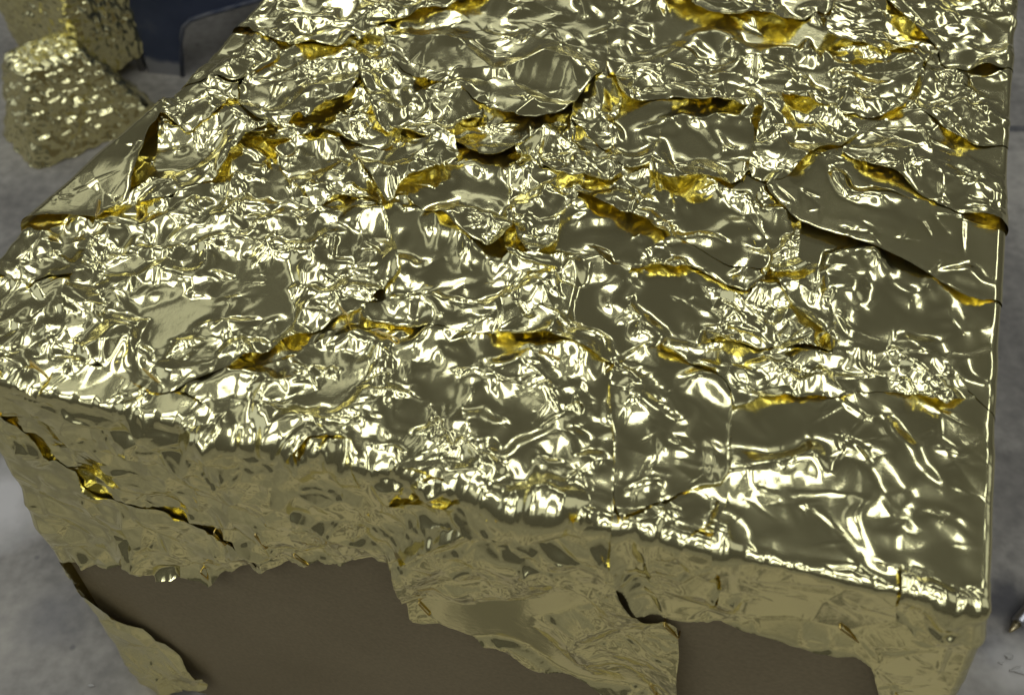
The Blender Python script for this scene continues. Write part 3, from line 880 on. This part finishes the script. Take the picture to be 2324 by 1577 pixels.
# ------------------------------------------------------------------ crumpled gold form standing on the floor
def foil_lump(name, centre, axes, rad, power, tile, h, amp, parent, seed, squash=None):
    """rounded block with foil crumpled over it: a cube-sphere grid pushed out to a superellipsoid"""
    n = 150
    lin = np.linspace(-1, 1, n)
    A, B = np.meshgrid(np.tan(lin * math.pi / 4), np.tan(lin * math.pi / 4))
    V, F, off = [], [], 0
    for ax in range(3):
        for sg in (-1, 1):
            d = np.zeros((n, n, 3)); d[..., ax] = sg; d[..., (ax + 1) % 3] = A * sg; d[..., (ax + 2) % 3] = B
            d = d.reshape(-1, 3); d /= np.linalg.norm(d, axis=1, keepdims=True)
            V.append(d)
            i = np.arange(n * n).reshape(n, n)
            F.append(np.stack([i[:-1, :-1], i[:-1, 1:], i[1:, 1:], i[1:, :-1]], -1).reshape(-1, 4) + off); off += n * n
    D = np.concatenate(V); F = np.concatenate(F)
    r = 1.0 / (np.abs(D) ** power).sum(1) ** (1 / power)
    P = D * r[:, None] * np.array(rad)
    if squash is not None:
        P = squash(P)
    # crumple sampled in three directions and blended by the direction faced
    w = np.abs(D) ** 4; w /= w.sum(1, keepdims=True)
    disp = np.zeros(len(P))
    for ax in range(3):
        a, b = P[:, (ax + 1) % 3] + seed * .37, P[:, (ax + 2) % 3] + seed * .91
        disp += w[:, ax] * (tile_at(tile, a, b, h, 1)[:, 0] * amp + .6 * facets(a, b, .011, seed + ax))
    P = P + D * disp[:, None]
    ax = np.array(axes)
    W = np.array(centre)[None] + P @ ax
    W[:, 2] = np.maximum(W[:, 2], 0.001)
    return mesh_obj(name, W, F, FOIL_FINE, parent)


def build_form():
    c = floor_pt(185, 250)
    t = thing('crumpled_foil_form', 'lumpy form wrapped in finely crumpled gold foil on the concrete floor', 'foil form', (c[0], c[1], 0))
    bpy.context.view_layer.update()
    inv = t.matrix_world.inverted()
    ez = np.array([0, 0, 1.0])
    a, b = floor_pt(62, 388), floor_pt(345, 262)          # front foot of the flared wrap
    ln = float(np.linalg.norm(b - a)); ex = (b - a) / ln
    ey = np.array([-ex[1], ex[0], 0])
    dp = .115
    lo = (a + b) / 2 + ey * (dp / 2 - .014) + ex * .010

    def flare(P):
        P = P.copy()
        P[:, 2] = np.maximum(P[:, 2], -.045)
        k = np.clip((P[:, 2] + .045) / .10, 0, 1)
        P[:, 0] *= 1 - .50 * k ** .8; P[:, 1] *= 1 - .38 * k
        P[:, 0] -= .012 * k
        return P
    foil_lump('lower_wrap', (lo[0], lo[1], .046), (ex, ey, ez), (ln / 2 * 1.06, dp / 2, .066), 7.0, 'fine', .08, 1.15, t, 2, flare)
    yaw2 = R(-34)
    fx = np.array([math.cos(yaw2), math.sin(yaw2), 0]); fy = np.array([-math.sin(yaw2), math.cos(yaw2), 0])
    hi = floor_pt(196, 175)
    foil_lump('upper_wrap', (hi[0] + .004, hi[1] + .030, .130), (fx, fy, ez), (.080, .062, .11), 9.0, 'fine', .09, 1.0, t, 3)
    for o in t.children:
        o.matrix_parent_inverse = inv


build_form()

# ------------------------------------------------------------------ blue plastic step stool behind it
def build_stool():
    p1, p2 = floor_pt(338, 166), floor_pt(415, 173)
    d = p2 - p1; d /= np.linalg.norm(d)
    nb = np.array([-d[1], d[0], 0.0])                    # away from the camera
    t = thing('step_stool', 'dark blue plastic step stool with arched side standing on the floor', 'stool', tuple(p1))
    bpy.context.view_layer.update()
    inv = t.matrix_world.inverted()
    up = np.array([0, 0, 1.0])

    def on_panel(u, v):
        r = ray(u, v); k = ((p1 - CAM) @ nb) / (r @ nb)
        return CAM + r * k
    a0 = (on_panel(415, 173) - p1) @ d
    Wd, Ht = .40, .24
    # arch profile in panel coordinates (x along the panel, z up)
    arch = []
    for u, v in ((415, 173), (412, 120), (412, 84), (417, 62), (432, 46), (470, 33), (520, 19), (580, 2)):
        q = on_panel(u, v); arch.append(((q - p1) @ d, max(float(q[2]), 0.0)))
    arch[0] = (arch[0][0], 0.0)
    xm = Wd / 2 + .005
    arch.append((xm, arch[-1][1] + .012))
    right = [(2 * xm - x, z) for x, z in arch[:-1]][::-1]
    prof = [(0, 0)] + arch + right + [(2 * xm, 0), (2 * xm - .012, Ht), (.012, Ht)]

    def panel(name, org, dx, dn, mirror=False):
        ring = [org + dx * x + up * z for x, z in prof]
        n = len(ring)
        # the arch makes the outline concave, so fill it as quads up to the top edge
        V, F = [], []
        cols = [(0, 0), *arch, *right, (2 * xm, 0)]
        for x, z in cols:
            V += [org + dx * x + up * z, org + dx * (x * (1 - .03) + .03 * xm) + up * Ht]
        m = len(V)
        V += [v + dn * .004 for v in V]
        for i in range(len(cols) - 1):
            q = (2 * i, 2 * i + 2, 2 * i + 3, 2 * i + 1)
            F += [q, tuple(m + j for j in q[::-1]), (2 * i, m + 2 * i, m + 2 * i + 2, 2 * i + 2)]
        o = poly_obj(name, V, F, BLUE, t)
        rim = [org + dx * x + up * z - dn * .001 for x, z in arch + right]
        tube('rim', rim, .0032, BLUE_RIM, o, seg=6)
        return o
    dep = .26
    panel('side_panel', p1, d, nb)
    panel('side_panel', p1 + nb * dep, d, nb)
    # the end panels close the legs, leaning outwards to the foot
    for x0, sg in ((0, -1), (2 * xm, 1)):
        a = p1 + d * (x0 + sg * .001) + nb * .0045; b = a + nb * (dep - .009)
        lw = .055
        for q0, q1 in ((a, a + nb * lw), (b - nb * lw, b)):
            low = [q0 + d * sg * .016, q1 + d * sg * .016]
            hi = [q0 - d * sg * .010 + up * Ht, q1 - d * sg * .010 + up * Ht]
            ring = [low[0], low[1], hi[1], hi[0]]
            prism('leg_panel', ring, -d * sg * .004, BLUE, t, bevel=.001)
        # groove rib down the corner of the leg
        tube('corner_rib', [a + d * sg * .010, a - d * sg * .010 + up * Ht], .004, BLUE, t, seg=6)
    top = [p1 + d * .004 + up * (Ht + .001), p1 + d * (2 * xm - .004) + up * (Ht + .001)]
    ring = [top[0] - nb * .004, top[1] - nb * .004, top[1] + nb * (dep + .008), top[0] + nb * (dep + .008)]
    prism('tread', ring, up * .02, BLUE, t, bevel=.004)
    for o in t.children:
        o.matrix_parent_inverse = inv
        for c in o.children:
            c.matrix_parent_inverse.identity()


build_stool()

# ------------------------------------------------------------------ metal punch and plaster chips on the floor at the right
def build_punch():
    a = floor_pt(2291, 1434, .006); b = floor_pt(2330, 1390, .010)
    d = b - a; d /= np.linalg.norm(d)
    t = thing('metal_punch', 'slim grey metal punch with brass cone tip lying on the floor', 'punch', tuple(a))
    bpy.context.view_layer.update(); inv = t.matrix_world.inverted()
    tube('tip', [a, a + d * .002, a + d * .011], [.0006, .0016, .0036], BRASS, t, seg=14)
    tube('shank', [a + d * .011, a + d * .0115, a + d * .013, a + d * .09, a + d * .0905, a + d * .17], [.0036, .0052, .0056, .0056, .0078, .0078], STEEL, t, seg=14)
    for o in t.children:
        o.matrix_parent_inverse = inv


build_punch()


def chip(u, v, size, seed, label, name='plaster_chip', mat=None, group='plaster chips on the floor'):
    rng = np.random.default_rng(seed)
    c = floor_pt(u, v)
    n = 10
    ang = np.sort(rng.uniform(0, 2 * math.pi, n))
    ro = size * rng.uniform(.45, 1.0, n) * np.where(np.cos(ang - seed) > 0, 1.0, .55)
    top, bot, V, F = [], [], [], []
    for k in range(n):
        x, y = ro[k] * math.cos(ang[k]), ro[k] * math.sin(ang[k]) * .6
        V.append((c[0] + x, c[1] + y, .0008 + rng.uniform(0, .35) * size)); V.append((c[0] + x * .95, c[1] + y * .95, .0002))
    V += [(c[0], c[1], size * .45), (c[0], c[1], .0001)]
    for k in range(n):
        j = (k + 1) % n
        F += [(2 * k, 2 * j, 2 * n), (2 * j + 1, 2 * k + 1, 2 * n + 1), (2 * k + 1, 2 * j + 1, 2 * j, 2 * k)]
    o = poly_obj(name, V, F, mat or CHIP)
    o['label'] = label; o['category'] = 'chip'
    if group:
        o['group'] = group
    return o


chip(2294, 1492, .0060, 3, 'pale plaster chip nearest to the brass cone tip')
chip(2312, 1520, .0085, 4, 'largest pale plaster chip below the metal punch')
chip(2270, 1505, .0035, 5, 'tiny pale plaster crumb beside the right foil corner')
chip(207, 1556, .0045, 6, 'small bright chip on the floor left of the hanging foil flap', group=None)
